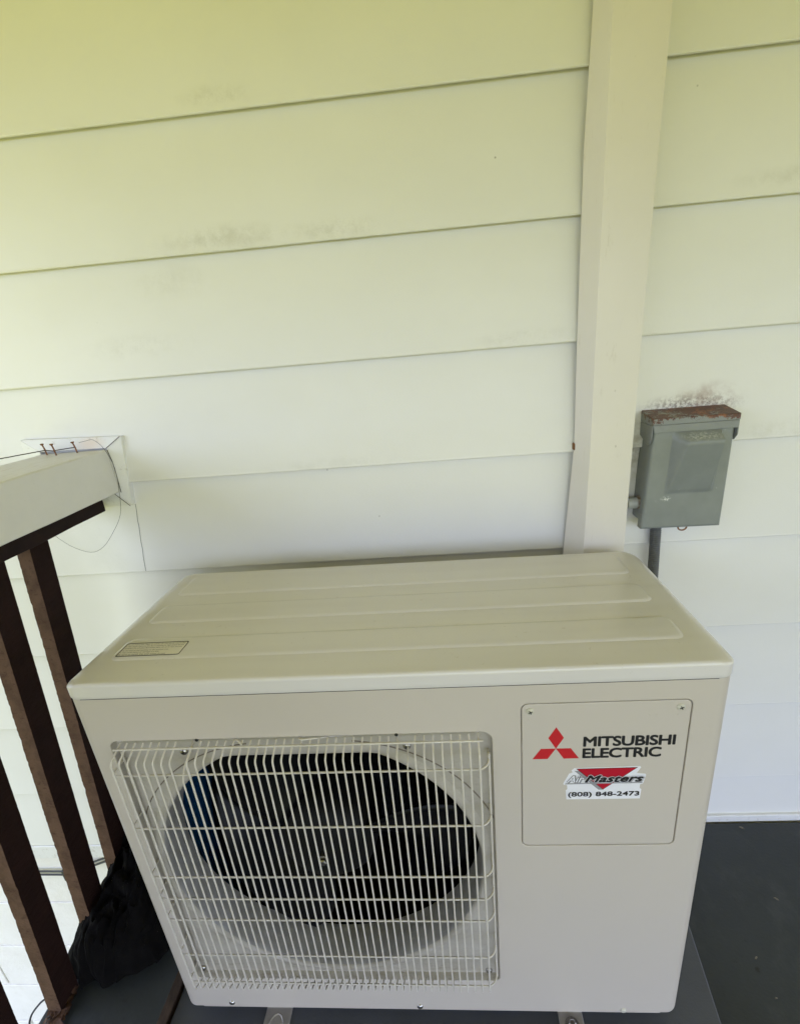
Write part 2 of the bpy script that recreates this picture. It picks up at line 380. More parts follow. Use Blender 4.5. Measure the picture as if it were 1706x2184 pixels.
bm = bmesh.new(); N_ = 60; S = 120.0
for i in range(N_+1):
    for j in range(N_+1):
        x = (i/N_*2-1); y = (j/N_*2-1); x = math.copysign(abs(x)**2.2, x)*S; y = math.copysign(abs(y)**2.2, y)*S
        bm.verts.new((x, y, -1.25 + .05*noise.noise(Vector((x*.2, y*.2, 0)))))
bm.verts.ensure_lookup_table()
for i in range(N_):
    for j in range(N_):
        a = i*(N_+1)+j; bm.faces.new([bm.verts[k] for k in (a, a+N_+1, a+N_+2, a+1)])
tag(finish(bm, 'ground', M_grass, smooth=True), kind='structure')

bm = bmesh.new(); box(bm, -.046, 5.5, -1.9, .398, -.14, 0.0)
tag(finish(bm, 'deck_floor', M_deck), kind='structure')
# raised strip of decking along the railing, its raw edge showing
bm = bmesh.new(); hexa(bm, [(-.268,-1.9,-.14),(-.0505,-1.9,-.14),(-.0440,.390,-.14),(-.262,.390,-.14)],
                       [(-.268,-1.9,.088),(-.0505,-1.9,.088),(-.0440,.390,.088),(-.262,.390,.088)])
bm.faces.ensure_lookup_table(); bm.normal_update()
for f in bm.faces:
    if f.normal.x > .9 or f.normal.x < -.9: f.material_index = 1
tag(finish(bm, 'deck_edge_strip', [M_deck, M_brownedge], bevel=.003), kind='structure')

# ---------------------------------------------------------------- house wall
LINES = [-.047, .1413, .3541, .5594, .7580, .9522, 1.1457, 1.3362, 1.5250, 1.716, 1.907, 2.050]
wall = empty('house_wall', W(.5, 0, 0), 'white lap siding house wall rising behind the outdoor unit above painted blocks', 'wall')
bm = bmesh.new()
U0, U1 = -4.0, 5.4
for i in range(len(LINES)-1):
    z0, z1 = LINES[i], LINES[i+1]
    wprism(bm, [(.0005, z0+.010), (.0115, z0+.010), (.0118, z0+.0004), (.0124, z0), (.0143, z0), (.0152, z0+.0008), (.0156, z0+.0024), (.0152, z0+.005), (.0030, z1+.009), (.0005, z1+.009)], U0, U1)
finish(bm, 'siding', M_siding, wall)
bm = bmesh.new()
# butt joints between board lengths: thin dark seams, one visible left of the unit
bm2 = bmesh.new(); wbox(bm2, U0, U1, -.12, -.0005, -1.3, 2.05); finish(bm2, 'wall_core', M_block, wall)
def seam(bm, u, z0, z1, lean=0.004, wd=.0009):
    n = 9
    for k in range(n):
        a, b = k/n, (k+1)/n; jit = [(.0006*math.sin(u*40+j*2.3)) for j in (k, k+1)]
        za, zb = z0+(z1-z0)*a, z0+(z1-z0)*b; d0, d1 = [.0152 - .0122*(q-.763)/.198 + .0004 for q in (za, zb)]; ua, ub = u+lean*a+jit[0], u+lean*b+jit[1]
        v = [bm.verts.new(W(ua-wd/2, d0, za)), bm.verts.new(W(ua+wd/2, d0, za)), bm.verts.new(W(ub+wd/2, d1, zb)), bm.verts.new(W(ub-wd/2, d1, zb))]
        bm.faces.new(v)
seam(bm, -.1299, .7600, .9055, .0132, .0009)
finish(bm, 'board_seam', mat('seam_gap', (.10, .10, .11), rough=.9), wall)
# base trim on the deck side (right) and the drip trim over the blocks (left)
bm = bmesh.new(); wbox(bm, -.05, U1, .0005, .019, .0, .021); finish(bm, 'base_trim', M_trim, wall, bevel=.003)
bm = bmesh.new(); wbox(bm, U0, -.28, .0005, .016, -.097, -.049); finish(bm, 'drip_trim', M_trim, wall, bevel=.003)
# hollow block foundation with recessed joints
bm = bmesh.new()
zc = -.100; row = 0
while zc > -1.25:
    h = .198; zb = zc - h + .007; u = U0 + (0 if row % 2 else .2)
    while u < -.05:
        a, b = u, min(u+.393, -.05)
        dd = .004 + .0015*noise.noise(Vector((u*3, zc*7, 0)))
        if b - a > .02: wbox(bm, a, b, -.001, dd, zb, zc)
        u += .4
    zc -= h + .002; row += 1
finish(bm, 'foundation_blocks', M_block, wall, bevel=.004)
# white picture-frame trim where the rail meets the wall
O = [(-.306, .9075), (-.1165, .9065), (-.0985, 1.0450), (-.300, 1.0515)]   # outer, counter-clockwise from lower left
I = [(-.2620, .9360), (-.1400, .9360), (-.1290, 1.0250), (-.2620, 1.0270)]
bm = bmesh.new()
for k in range(4):
    a, b = k, (k+1) % 4
    hexa(bm, [W(O[a][0], .002, O[a][1]), W(O[b][0], .002, O[b][1]), W(I[b][0], .002, I[b][1]), W(I[a][0], .002, I[a][1])],
             [W(O[a][0], .0185, O[a][1]), W(O[b][0], .0185, O[b][1]), W(I[b][0]*1., .026, I[b][1]), W(I[a][0], .026, I[a][1])])
fr = finish(bm, 'rail_trim_frame', M_trim, wall, bevel=.0012)
bm = bmesh.new()
def gapline(p, q, d=.0225, w=.0011):
    v = Vector((q[0]-p[0], q[1]-p[1])); n = Vector((-v.y, v.x)).normalized()*w/2
    v = [bm.verts.new(W(p[0]+n.x, d, p[1]+n.y)), bm.verts.new(W(q[0]+n.x, d+.004, q[1]+n.y)), bm.verts.new(W(q[0]-n.x, d+.004, q[1]-n.y)), bm.verts.new(W(p[0]-n.x, d, p[1]-n.y))]
    bm.faces.new(v)
gapline(O[2], I[2]); gapline(O[1], I[1])
tube(bm, [W(-.1262, .0285, 1.0225), W(-.1215, .030, 1.000), W(-.1218, .029, .975), W(-.1235, .028, .9370)], .0006, 6)
finish(bm, 'mitre_gap', mat('mitre_dirt', (.05, .045, .035), rough=.9), fr)

# unseen porch roof, added to block sky and bounce yellow onto the wall
roof = empty('unseen_porch_roof', (1.5, -.6, 2.05), 'unseen porch roof over the deck, added to block sky and tint the wall yellow', 'roof')
bm = bmesh.new(); box(bm, -1.25, 5.5, -2.60, .40, 2.052, 2.08); finish(bm, 'ceiling', M_ceil, roof)
bm = bmesh.new(); box(bm, -1.29, 5.55, -2.66, 5.2, 2.084, 2.22); finish(bm, 'roof_deck', M_trim, roof)
bm = bmesh.new(); box(bm, -1.25, 5.5, -2.60, -2.50, 1.84, 2.050); box(bm, -1.25, -1.17, -2.50, .38, 1.86, 2.050); finish(bm, 'sky_block_beam', M_darkwood, roof, bevel=.004)  # unseen beams added to keep sky light off the upper wall

# ---------------------------------------------------------------- railing
rail = empty('deck_railing', (-.2, 0, .09), 'white topped deck railing with dark brown square balusters', 'railing')
bm = bmesh.new()
hexa(bm, [(-.255, -1.85, .9480), (-.1130, -1.85, .9480), (-.1250, .388, .9375), (-.262, .388, .9375)],
         [(-.255, -1.85, 1.0330), (-.1150, -1.85, 1.0330), (-.1270, .388, 1.0230), (-.262, .388, 1.0230)])
bmesh.ops.subdivide_edges(bm, edges=[e for e in bm.edges if abs(e.verts[0].co.y-e.verts[1].co.y) > 1], cuts=60)
for v in bm.verts:
    v.co.z += .0009*noise.noise(v.co*9); v.co.x += .0009*noise.noise(v.co*7+Vector((5, 0, 0)))
finish(bm, 'top_rail', M_rail, rail, bevel=.004, segs=3, angle=50)
bm = bmesh.new(); box(bm, -.235, -.155, -1.85, .372, .905, .9405)
bmesh.ops.subdivide_edges(bm, edges=[e for e in bm.edges if abs(e.verts[0].co.y-e.verts[1].co.y) > 1], cuts=50)
for v in bm.verts: v.co.z += .0012*noise.noise(v.co*12)
finish(bm, 'under_rail', M_darkwood, rail, bevel=.002)
def baluster(yt, seed, name='baluster', drop=0):
    """yt: y of the far edge of the deck-side face at the under rail"""
    bm = bmesh.new(); n = 160; rings = []; sx, sy = .0245, .040
    for k in range(n+1):
        z = .908 - (.908-.086)*k/n; t = .905 - z
        y1 = yt - .052*t; x1 = -.188 - .046*t
        j = lambda q: .0005*noise.noise(Vector((seed*9.1+q, z*9, q*3))) + .0006*max(0, noise.noise(Vector((seed*9.1+q, z*45, q*3)))-.25)*3 - .0004*noise.noise(Vector((seed*4.1+q, z*150, q*3)))
        rings.append([bm.verts.new(p) for p in ((x1+j(1)*.4, y1+j(2)*.4, z), (x1-sx+j(3)*1.6, y1+j(4), z), (x1-sx+j(5)*2.2, y1-sy+j(6), z), (x1+j(7)*.5, y1-sy+j(8), z))])
    for a, b in zip(rings, rings[1:]):
        for q in range(4): bm.faces.new((a[q], a[(q+1) % 4], b[(q+1) % 4], b[q]))
    bm.faces.new(rings[0]); bm.faces.new(rings[-1][::-1])
    return finish(bm, name, M_balus, rail)
ys = [.2600, .1720, .0745, -.0280]
while ys[-1] > -1.75: ys.append(ys[-1]-.098)
for i, y in enumerate(ys): baluster(y, i)

# nails in the rail end, and the loose wire strung from them
def nail(p, lean, bent, label):
    bm = bmesh.new(); x, y, z = p; h = .020
    top = Vector((x+lean[0], y+lean[1], z+h))
    tube(bm, [(x, y, z-.004), (x+lean[0]*.4, y+lean[1]*.4, z+h*.5), top], .0013, 8)
    lathe(bm, [(.0001, .0014), (.0030, .001), (.0031, -.0004), (.0016, -.0020)], top, 'z', 12)
    o = finish(bm, 'nail', M_rust, smooth=True)
    return tag(o, label, 'nail', 'rusty nails standing in the rail end')
nail((-.2360, .372, 1.0235), (-.004, 0, 0), 0, 'rusty nail in the rail, farthest from the trim frame corner, wire wound around it')
nail((-.2080, .360, 1.0235), (-.005, .002, 0), 0, 'middle rusty nail leaning in the white rail end')
nail((-.1755, .372, 1.0232), (-.004, 0, 0), 0, 'rusty nail in the rail end nearest the trim frame corner')
bm = bmesh.new()
tube(bm, [(-.30, -1.85, 1.050), (-.292, .10, 1.043), (-.237, .372, 1.032), (-.222, .371, 1.030), (-.178, .372, 1.0335)], .0009, 6)
K = [(-.1755, .030, 1.040), (-.1600, .030, 1.0425), (-.1427, .034, 1.0435), (-.1189, .045, 1.0265), (-.1075, .048, .990), (-.1150, .045, .940), (-.1300, .04, .895), (-.1606, .034, .857), (-.1950, .028, .825), (-.2307, .022, .8125), (-.2715, .02, .829), (-.3039, .02, .8614)]
pts = []
for k in range(len(K)-1):
    p0_, p1_, p2_, p3_ = [Vector(W(*K[min(max(k+q, 0), len(K)-1)])) for q in (-1, 0, 1, 2)]
    for t in (0, .25, .5, .75):
        pts.append(.5*((2*p1_) + (p2_-p0_)*t + (2*p0_-5*p1_+4*p2_-p3_)*t*t + (3*p1_-p0_-3*p2_+p3_)*t**3))
tube(bm, pts, .00036, 5)
o = finish(bm, 'wire', M_string, smooth=True); tag(o, 'thin dark wire strung along the rail and curling down at the nails', 'wire')

# ---------------------------------------------------------------- cables on the foundation
def cable(offs, label):
    bm = bmesh.new(); pts = []
    for k in range(60):
        u = -3.9 + k*(3.44/59)
        z = -.163 + offs + .004*math.sin(u*5) - (.0 if u < -.8 else 0)
        if u > -.62: z += (u+.62)**1*.42
        pts.append(W(u, .012, z))
    tube(bm, pts, .0027, 8); return tag(finish(bm, 'cable', M_cable, smooth=True), label, 'cable', 'black cables on the foundation wall')
cable(.0085, 'upper black cable running along the white foundation blocks')
cable(-.0045, 'lower black cable running along the white foundation blocks')
bm = bmesh.new(); wbox(bm, -.630, -.618, .002, .018, -.186, -.146)
tag(finish(bm, 'cable_clip', M_cable, bevel=.002), 'small dark clip holding both cables to the foundation', 'clip')

# ---------------------------------------------------------------- equipment pad
pad = bmesh.new(); prism(pad, [(-.040, -.45), (.866, -.45), (.9139, .0071), (.9299, .140), (.9450, .300), (-.036, .300)], 'z', .0, .058)
tag(finish(pad, 'equipment_pad', M_slab, bevel=.004, segs=3), 'slate grey slab lying under the outdoor unit', 'pad')

# ---------------------------------------------------------------- outdoor unit
unit = empty('outdoor_unit', (.42, .157, .058), 'beige outdoor heat pump unit with wire fan guard standing on a grey pad', 'heat pump')
Wd, D, Z0, ZT = .84, .3142, .1036, .7882
SK = .0236
# casing
def rplan(x0, x1, y0, y1, rf, rb, n=8):
    return rrect(x0, x1, y0, y1, [rf, rb, rb, rf], n)
bm = bmesh.new(); prism(bm, rplan(.0012, Wd-.0012, .0, D-.002, .022, .018, 10), 'z', Z0, ZT-SK-.0002)
casing = finish(bm, 'casing', [M_unit, M_guardbk, M_dark], unit)
CX, CZ, CR, CLIP = .292, .437, .241, .655
rx0, rx1, rz0, rz1 = .0413, .5500, .1825, .6942
cir = []
for k in range(96):
    a = 2*math.pi*k/96; x = CX + CR*math.cos(a); z = CZ + CR*math.sin(a)
    if z > CLIP: x = CX + (x-CX)*1.0; z = CLIP
    cir.append((x, z))
def c1(bm): prism(bm, rrect(rx0, rx1, rz0, rz1, [.010, .014, .010, .010], 6), 'y', -.05, .012)
def c2(bm): prism(bm, cir, 'y', -.05, .060)
def c3(bm): box(bm, .02, .56, .058, D-.02, Z0+.02, ZT-SK-.02)
# thin groove round the service cover
SX0, SX1, SZ0, SZ1 = .5876, .7900, .4912, .7345
def c4(bm): prism(bm, rrect(SX0-.0012, SX1+.0012, SZ0-.0012, SZ1+.0012, .0092, 6), 'y', -.05, .0045)
boolean(casing, [cutter(c1), cutter(c2), cutter(c3), cutter(c4)])
me = casing.data
for p in me.polygons:
    c = p.center; p.use_smooth = True
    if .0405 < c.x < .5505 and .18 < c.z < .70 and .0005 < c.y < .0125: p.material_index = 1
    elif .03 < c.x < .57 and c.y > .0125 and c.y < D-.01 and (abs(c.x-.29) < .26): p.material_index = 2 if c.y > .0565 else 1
b = casing.modifiers.new('bevel', 'BEVEL'); b.width = .0013; b.segments = 3; b.limit_method = 'ANGLE'; b.angle_limit = R(40); b.harden_normals = True
# base pan lip
bm = bmesh.new(); prism(bm, rrect(.030, .812, .0008, D-.004, .006, 3), 'z', Z0-.0036, Z0+.001); finish(bm, 'base_pan', M_unit, unit, bevel=.001)
# lid: rings from the skirt up over the rounded shoulder
bm = bmesh.new()
prof = [(.0050, .0045, -SK-.006), (.0050, .0045, -SK+.0006), (.0022, .0016, -SK+.0004), (.0016, .0010, -SK+.0020)]
for k in range(9):
    a = R(90*k/8); prof.append((.020*(1-math.cos(a)) if True else 0, .0052*(1-math.cos(a)), -.0052*(1-math.sin(a)) - .0123*(1-math.sin(a))*0))
# side shoulder is broader and lower than the front edge
prof = prof[:4] + [(.0016, .0010, -.0175)] + [(.0016+.0185*(1-math.cos(R(90*k/8))), .0010+.0042*(1-math.cos(R(90*k/8))), -.0052*(1-math.sin(R(90*k/8)))) for k in range(9)]
rings = []
for fx, fy, dz in prof:
    rings.append([(p[0], p[1], ZT+dz) for p in rplan(-.0016+fx, Wd+.0016-fx, -.0018+fy, D-fy, max(.023-min(fx, fy), .004), max(.023-min(fx, fy), .004), 10)])
# sides lower: lean the shoulder down towards the ends
def lidz(x, z):
    e = min(x+.0016, Wd+.0016-x); s = max(0, 1-e/.030)
    return z - .0055*s*s if z > ZT-.018 else z
vr = [[bm.verts.new((p[0], p[1], lidz(p[0], p[2]))) for p in r] for r in rings]
for A, B in zip(vr, vr[1:]):
    n = len(A)
    for k in range(n): bm.faces.new((A[k], A[(k+1) % n], B[(k+1) % n], B[k]))
# flat top: two more inset rings then a cap
last = vr[-1]
for ins in (.006, .012, .022):
    r = [bm.verts.new((p[0], p[1], lidz(p[0], ZT))) for p in rplan(.0184+ins, Wd-.0184-ins, .0034+ins*.6, D-.0052-ins*.6, .020, .020, 10)]
    n = len(r)
    for k in range(n): bm.faces.new((last[k], last[(k+1) % n], r[(k+1) % n], r[k]))
    last = r
bm.faces.new(last); bm.faces.new(vr[0][::-1])
# three pressed plateaus
for (a, b_, c, d) in ((.036, .800, .2260, .3030), (.036, .7985, .1385, .1925), (.036, .800, .0470, .0985)):
    hs = [(-.0004, -.0003), (.0000, .0000), (.0020, .0011), (.0040, .0017), (.0062, .0019)]
    prev = None
    for ins, z in hs:
        r = [bm.verts.new((p[0], p[1], ZT+z)) for p in rrect(a+ins, b_-ins, c+ins, d-ins, .012, 6)]
        if prev:
            n = len(r)
            for k in range(n): bm.faces.new((prev[k], prev[(k+1) % n], r[(k+1) % n], r[k]))
        prev = r
    bm.faces.new(prev)
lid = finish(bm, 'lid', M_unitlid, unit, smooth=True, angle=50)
# fan guard of coated wire
bm = bmesh.new(); FY = -.0235; WR = .00130
xs = [.0550 + k*(.5322-.0550)/42 for k in range(43)]
ZTOP, ZBEND, ZBOT = .6925, .6795, .2010
HZ = [.6600]                             # horizontal wires, filled below
HZ = [.655, .558, .460, .413, .366, .282, .212]
for k, x in enumerate(xs):
    if k in (8, 34):
        pts = [(x, .006, .668), (x, -.012, .664), (x, FY, .650), (x, FY, ZBOT), (x, .002, ZBOT-.016)]
    else:
        yb, zt = (.011, ZTOP+.0005) if k in (0, 9, 33, 42) else (.000, .6915)
        pts = [(x, yb, zt), (x, FY, ZBEND), (x, FY, ZBOT), (x, .0015, ZBOT-.014)]
    tube(bm, fillet(pts, .0045, 3), WR*(1.12 if k in (0, 9, 33, 42) else 1), 7)
XL, XR = xs[0], xs[-1]
for z in HZ:
    tube(bm, fillet([(.0455, .0115, z), (.0455, FY+.0045, z), (XR+.003, FY+.0028, z), (.5440, FY+.012, z), (.5445, .0105, z)], .007, 4), WR*1.05, 7)
tube(bm, [(XL-.004, -.0080, .6880), (XR+.006, -.0080, .6880)], WR*1.1, 7)
tube(bm, [(.5450, -.004, .664), (.5450, -.004, ZBOT+.004)], WR*1.15, 7)
tube(bm, [(.0465, -.005, .672), (.0465, -.005, ZBOT+.004)], WR*1.15, 7)
tube(bm, [(.0480, .0060, .672), (.0480, .0060, ZBOT+.004)], WR*1.1, 7)
finish(bm, 'fan_guard', M_wire, unit, smooth=True, angle=60)
# shroud: flared mouth and short throat
bm = bmesh.new(); n = 96; prev = None
def ring(rr, y):
    o = []
    for k in range(n):
        a = 2*math.pi*k/n; x = CX + rr*math.cos(a); z = CZ + rr*math.sin(a)
        lim = CLIP - .001 + (rr-.2395)*.9
        o.append(bm.verts.new((x, y, min(z, lim))))
    return o
for rr, y in ((.2560, .0120), (.2510, .0100), (.2455, .0085), (.2420, .0092), (.2396, .0128), (.2388, .0180), (.2380, .0300), (.2385, .0560), (.2420, .0720)):
    r = ring(rr, y)
    if prev:
        for k in range(n): bm.faces.new((prev[k], prev[(k+1) % n], r[(k+1) % n], r[k]))
    prev = r
sh = finish(bm, 'fan_shroud', [M_shroud, M_guardbk], unit, smooth=True, angle=60)
for p in sh.data.polygons:
    if p.center.y < .0130: p.material_index = 1
# curved crease of the pressed recess, upper right and upper left
M_crease = mat('crease_line', (.20, .17, .13), rough=.7)  # fold drawn as a thin brown line
for c, rr, a0, a1 in (((.3435, .4555), .2195, 18, 84), ((.245, .4555), .2195, 96, 162)):
    pts = []; bm = bmesh.new()
    for k in range(25):
        a = R(a0 + (a1-a0)*k/24); pts.append((c[0]+rr*math.cos(a), .0117, c[1]+rr*math.sin(a)))
    tube(bm, pts, .0009, 6); finish(bm, 'pressed_crease', M_crease, unit, smooth=True)
# fan
bm = bmesh.new(); lathe(bm, [(.0001, .026), (.030, .027), (.060, .034), (.074, .046), (.078, .065), (.078, .130)], (CX, .002, CZ), 'y', 48)
fan = finish(bm, 'fan', M_hub, unit, smooth=True, angle=50)
bm = bmesh.new()
lathe(bm, [(.0085, .030), (.0085, .020), (.0062, .0195), (.0062, .0150), (.0045, .0135), (.0001, .0130)], (CX, .0, CZ), 'y', 6)
finish(bm, 'hub_nut', M_steel, fan)
for q in range(3):
    bm = bmesh.new(); a0 = R(20 + 120*q); g_ = []
    for i in range(13):
        rr = .074 + (.226-.074)*i/12; row_ = []
        for j in range(15):
            s = j/14; sw = R(62 + 22*(i/12)) ; a = a0 - sw*(s-.15) - R(16)*(i/12)**2
            y = .045 + .085*s - .018*math.sin(math.pi*s) + .01*(i/12)
            row_.append(bm.verts.new((CX + rr*math.cos(a), y, CZ + rr*math.sin(a))))
        g_.append(row_)
    for i in range(12):
        for j in range(14): bm.faces.new((g_[i][j], g_[i+1][j], g_[i+1][j+1], g_[i][j+1]))
    bl = finish(bm, 'blade', M_fan, fan, smooth=True); so = bl.modifiers.new('t', 'SOLIDIFY'); so.thickness = .003
# finned coil: back and left side of the cabinet
bm = bmesh.new()
y = .066
while y < D-.03: box(bm, .0225, .034, y, y+.0012, .13, .74); y += .0042
finish(bm, 'coil', M_coil, unit)
bm = bmesh.new(); x = .036
while x < .55: box(bm, x, x+.0012, D-.034, D-.0235, .13, .74); x += .0042
finish(bm, 'coil', M_coilr, unit)
# service cover with lettering and sticker
bm = bmesh.new(); prism(bm, rrect(SX0, SX1, SZ0, SZ1, .0082, 6), 'y', .0004, .0042)
cover = finish(bm, 'service_cover', M_unit, unit, bevel=.0012, segs=3)
Y = .0004
def screw(x, y, z, r, m, parent, nm='screw', cross=True):
    bm = bmesh.new(); lathe(bm, [(r, .0012), (r, 0), (r*.86, -r*.30), (r*.5, -r*.46), (.0001, -r*.5)], (x, y, z), 'y', 20)
    s = finish(bm, nm, m, parent, smooth=True, angle=60)
    if cross:
        bm = bmesh.new(); a = R(25)
        for t in (a, a+math.pi/2):
            ux, uz = math.cos(t)*r*.5, math.sin(t)*r*.5; vx, vz = -math.sin(t)*r*.11, math.cos(t)*r*.11
            yy = y - r*.52
            hexa(bm, [(x+ux+vx, yy+.0006, z+uz+vz), (x-ux+vx, yy+.0006, z-uz+vz), (x-ux-vx, yy+.0006, z-uz-vz), (x+ux-vx, yy+.0006, z+uz-vz)],
                     [(x+ux+vx, yy, z+uz+vz), (x-ux+vx, yy, z-uz+vz), (x-ux-vx, yy, z-uz-vz), (x+ux-vx, yy, z+uz-vz)])
        finish(bm, 'cross_slot', M_black, s)
    return s
screw(.5976, Y, .7243, .0052, M_screwp, cover); screw(.7775, Y, .7246, .0052, M_screwp, cover)
for bx, bz in ((.5965, .7115), (.6275, .7130), (.7420, .7135), (.7500, .7137), (.7755, .7130)):
    bm = bmesh.new(); lathe(bm, [(.0016, .0003), (.0012, -.0003), (.0001, -.0005)], (bx, Y, bz), 'y', 10); finish(bm, 'dimple', M_unit, cover, smooth=True)
bm = bmesh.new()
hexagon = lambda pts: prism(bm, pts, 'y', Y-.00015, Y+.0001)
lx, lz, sE = .6300, .6640, .0193
h_ = sE*math.sqrt(3)
hexagon([(lx, lz), (lx+sE/2*1.0, lz+.0172), (lx, lz+.0343), (lx-sE/2, lz+.0172)])
hexagon([(lx, lz), (lx-sE*.97, lz), (lx-.0293, lz-.0168), (lx-.0101, lz-.0168)])
hexagon([(lx, lz), (lx+.0101, lz-.0168), (lx+.0293, lz-.0168), (lx+sE*.97, lz)])
finish(bm, 'emblem', M_red, cover)
text('lettering', 'MITSUBISHI', M_black, cover, .6645, .7755, .6666, .6816, Y, grow=.0008, spacing=.95)
text('lettering', 'ELECTRIC', M_black, cover, .6641, .7598, .6477, .6626, Y, grow=.0008, spacing=.95)
# contractor's sticker
bm = bmesh.new()
outline = [(.6452,.5766),(.7400,.5762),(.7408,.5925),(.7385,.5945),(.7385,.6010),(.7420,.6025),(.7436,.6095),(.7450,.6165),(.7440,.6190),(.7330,.6205),(.7378,.6300),(.7365,.6318),
           (.6540,.6306),(.6505,.6268),(.6520,.6235),(.6475,.6215),(.6455,.6160),(.6405,.6050),(.6412,.6025),(.6455,.6020),(.6460,.5950),(.6440,.5925)]
prism(bm, outline, 'y', Y-.00014, Y+.0001); st = finish(bm, 'sticker', M_stick, cover)
Y2 = Y-.00018
def slab2(pts, m, y, nm):
    bm = bmesh.new(); prism(bm, pts, 'y', y-.00006, y+.00002); return finish(bm, nm, m, st)
slab2([(.6540,.6262),(.6862,.5930),(.6925,.5930),(.6600,.6262)], M_stickgrey, Y2, 'triangle_shadow')
slab2([(.6563,.6297),(.6918,.5932),(.7338,.6304)], M_black, Y2-.00008, 'triangle_border')
slab2([(.6578,.6290),(.6918,.5941),(.7322,.6297)], M_stickred, Y2-.00016, 'triangle')
slab2([(.6425,.6036),(.7410,.6036),(.7414,.6052),(.6432,.6052)], M_stickgrey, Y2-.00024, 'underline')
text('lettering', 'Air', M_stickgrey, st, .6462, .6682, .6066, .6180, Y2-.00026, grow=.0010, shear=.35)
text('lettering', 'Air', M_black, st, .6450, .6668, .6074, .6186, Y2-.00040, grow=.0006, shear=.35)
text('lettering', 'Air', M_stick, st, .6450, .6668, .6074, .6186, Y2-.00054, grow=.0002, shear=.35)
text('lettering', 'Masters', M_stickgrey, st, .6692, .7424, .6066, .6180, Y2-.00068, grow=.0012, shear=.35)
text('lettering', 'Masters', M_stick, st, .6682, .7412, .6074, .6186, Y2-.00082, grow=.0014, shear=.35)
text('lettering', 'Masters', M_black, st, .6682, .7412, .6074, .6186, Y2-.00096, grow=.0008, shear=.35)
text('phone_number', '(808) 848-2473', M_black, st, .6475, .7383, .5796, .5893, Y2, grow=.0004)
# warning label on the lid
ZL = ZT + .0022
bm = bmesh.new(); prism(bm, rrect(.0420, .1350, .0525, .0850, .003, 3), 'z', ZL-.0002, ZL); lab = finish(bm, 'warning_label', M_labelw, unit)
bm = bmesh.new()
o1 = rrect(.0425, .1345, .0530, .0845, .003, 4); i1 = rrect(.0438, .1332, .0546, .0829, .0022, 4)
va = [bm.verts.new((p[0], p[1], ZL+.0002)) for p in o1]; vb = [bm.verts.new((p[0], p[1], ZL+.0002)) for p in i1]
for k in range(len(va)): bm.faces.new((va[k], va[(k+1) % len(va)], vb[(k+1) % len(va)], vb[k]))
finish(bm, 'label_border', M_black, lab)
rows = [('Do not insert your finger or a stick, etc. into the air inlet/outlet.', .0448, .1310, .0795), ('It may cause injury as the fan is rotating at high speed during', .0448, .1305, .0752),
        ('operation. Do not place flammables, paint, etc. on or near the unit.', .0448, .1300, .0709), ('Do not step or put anything on the outdoor unit.', .0448, .1130, .0655),
        ('It may cause injury or damage if it falls.', .0448, .1020, .0612), ('Be sure to earth the unit when in use.', .0448, .1140, .0566)]
for s, a, b_, yy in rows:
    text('label_text', s, M_ink, lab, a, b_, yy-.0010, yy+.0022, 0, bold=.004, flat=True, ztop=ZL+.0002, ext=.0001)
# screws and hooks on the guard and front
for x, z in ((.1330, .6640), (.4392, .6640), (.0490, .1890), (.5334, .1890)): screw(x, .0105, z, .0055, M_steel, unit)
for x, z in ((.0883, .1145), (.4149, .1110), (.7486, .1090)): screw(x, 0, z, .0052, M_screwp if x > .5 else M_steel, unit, cross=False)
for x in (.163, .4286):
    bm = bmesh.new(); lathe(bm, [(.0024, .013), (.0024, -.0002), (.0001, -.0003)], (x, 0, .6935), 'y', 12); finish(bm, 'guard_hole', M_black, unit)
for pts in ([(.194, .010, .6860), (.212, .004, .6910), (.222, -.004, .6935), (.226, -.006, .6900)], [(.3050, .010, .6860), (.3000, .002, .6925), (.3040, -.004, .6930), (.3400, .004, .6900), (.3700, .010, .6850)]):
    bm = bmesh.new(); tube(bm, fillet(pts, .004), .0012, 6); finish(bm, 'guard_hook', M_wire, unit, smooth=True)
# mounting feet
def foot(x, kind):
    w_ = .0235 if kind == 0 else .0205
    bm = bmesh.new()
    prism(bm, [(-.06, .0585), (.10, .0585), (.10, Z0-.004), (.030, Z0-.004), (.018, .0625), (-.06, .0625)], 'x', x-w_, x+w_)
    b2 = bmesh.new(); prism(b2, [(.21, .0585), (D+.03, .0585), (D+.03, .0625), (.30, .0625), (.28, Z0-.004), (.21, Z0-.004)], 'x', x-w_, x+w_)
    finish(b2, 'foot', M_foot, unit, bevel=.0018)
    f = finish(bm, 'foot', M_foot, unit, bevel=.0018)
    bm = bmesh.new()
    if kind == 0:
        pts = [(x + .0135*math.cos(R(a)), -.012 + .021*math.sin(R(a)), .0628) for a in range(0, 360, 15)]
        tube(bm, pts, .0016, 6, closed=True)
        finish(bm, 'slot_rim', M_foot, f, smooth=True)
        bm = bmesh.new(); prism(bm, [(x + .0065*math.cos(R(a)), -.020 + .012*math.sin(R(a))) for a in range(0, 360, 20)], 'z', .0622, .0629); finish(bm, 'slot', M_black, f)
    else:
        lathe(bm, [(.0115, 0), (.0115, .0018), (.0062, .0019)], (x, .000, .0625), 'z', 24)
        lathe(bm, [(.0062, .0018), (.0062, .0070), (.0045, .0082), (.0001, .0084)], (x, .000, .0625), 'z', 6)
        finish(bm, 'anchor_bolt', M_steel, f, bevel=.0003)
foot(.1585, 0); foot(.6680, 1)

# ---------------------------------------------------------------- line duct on the wall
duct = empty('line_duct', W(.80, 0, .1), 'tall cream plastic pipe cover running up the siding behind the outdoor unit', 'pipe cover')
bm = bmesh.new()
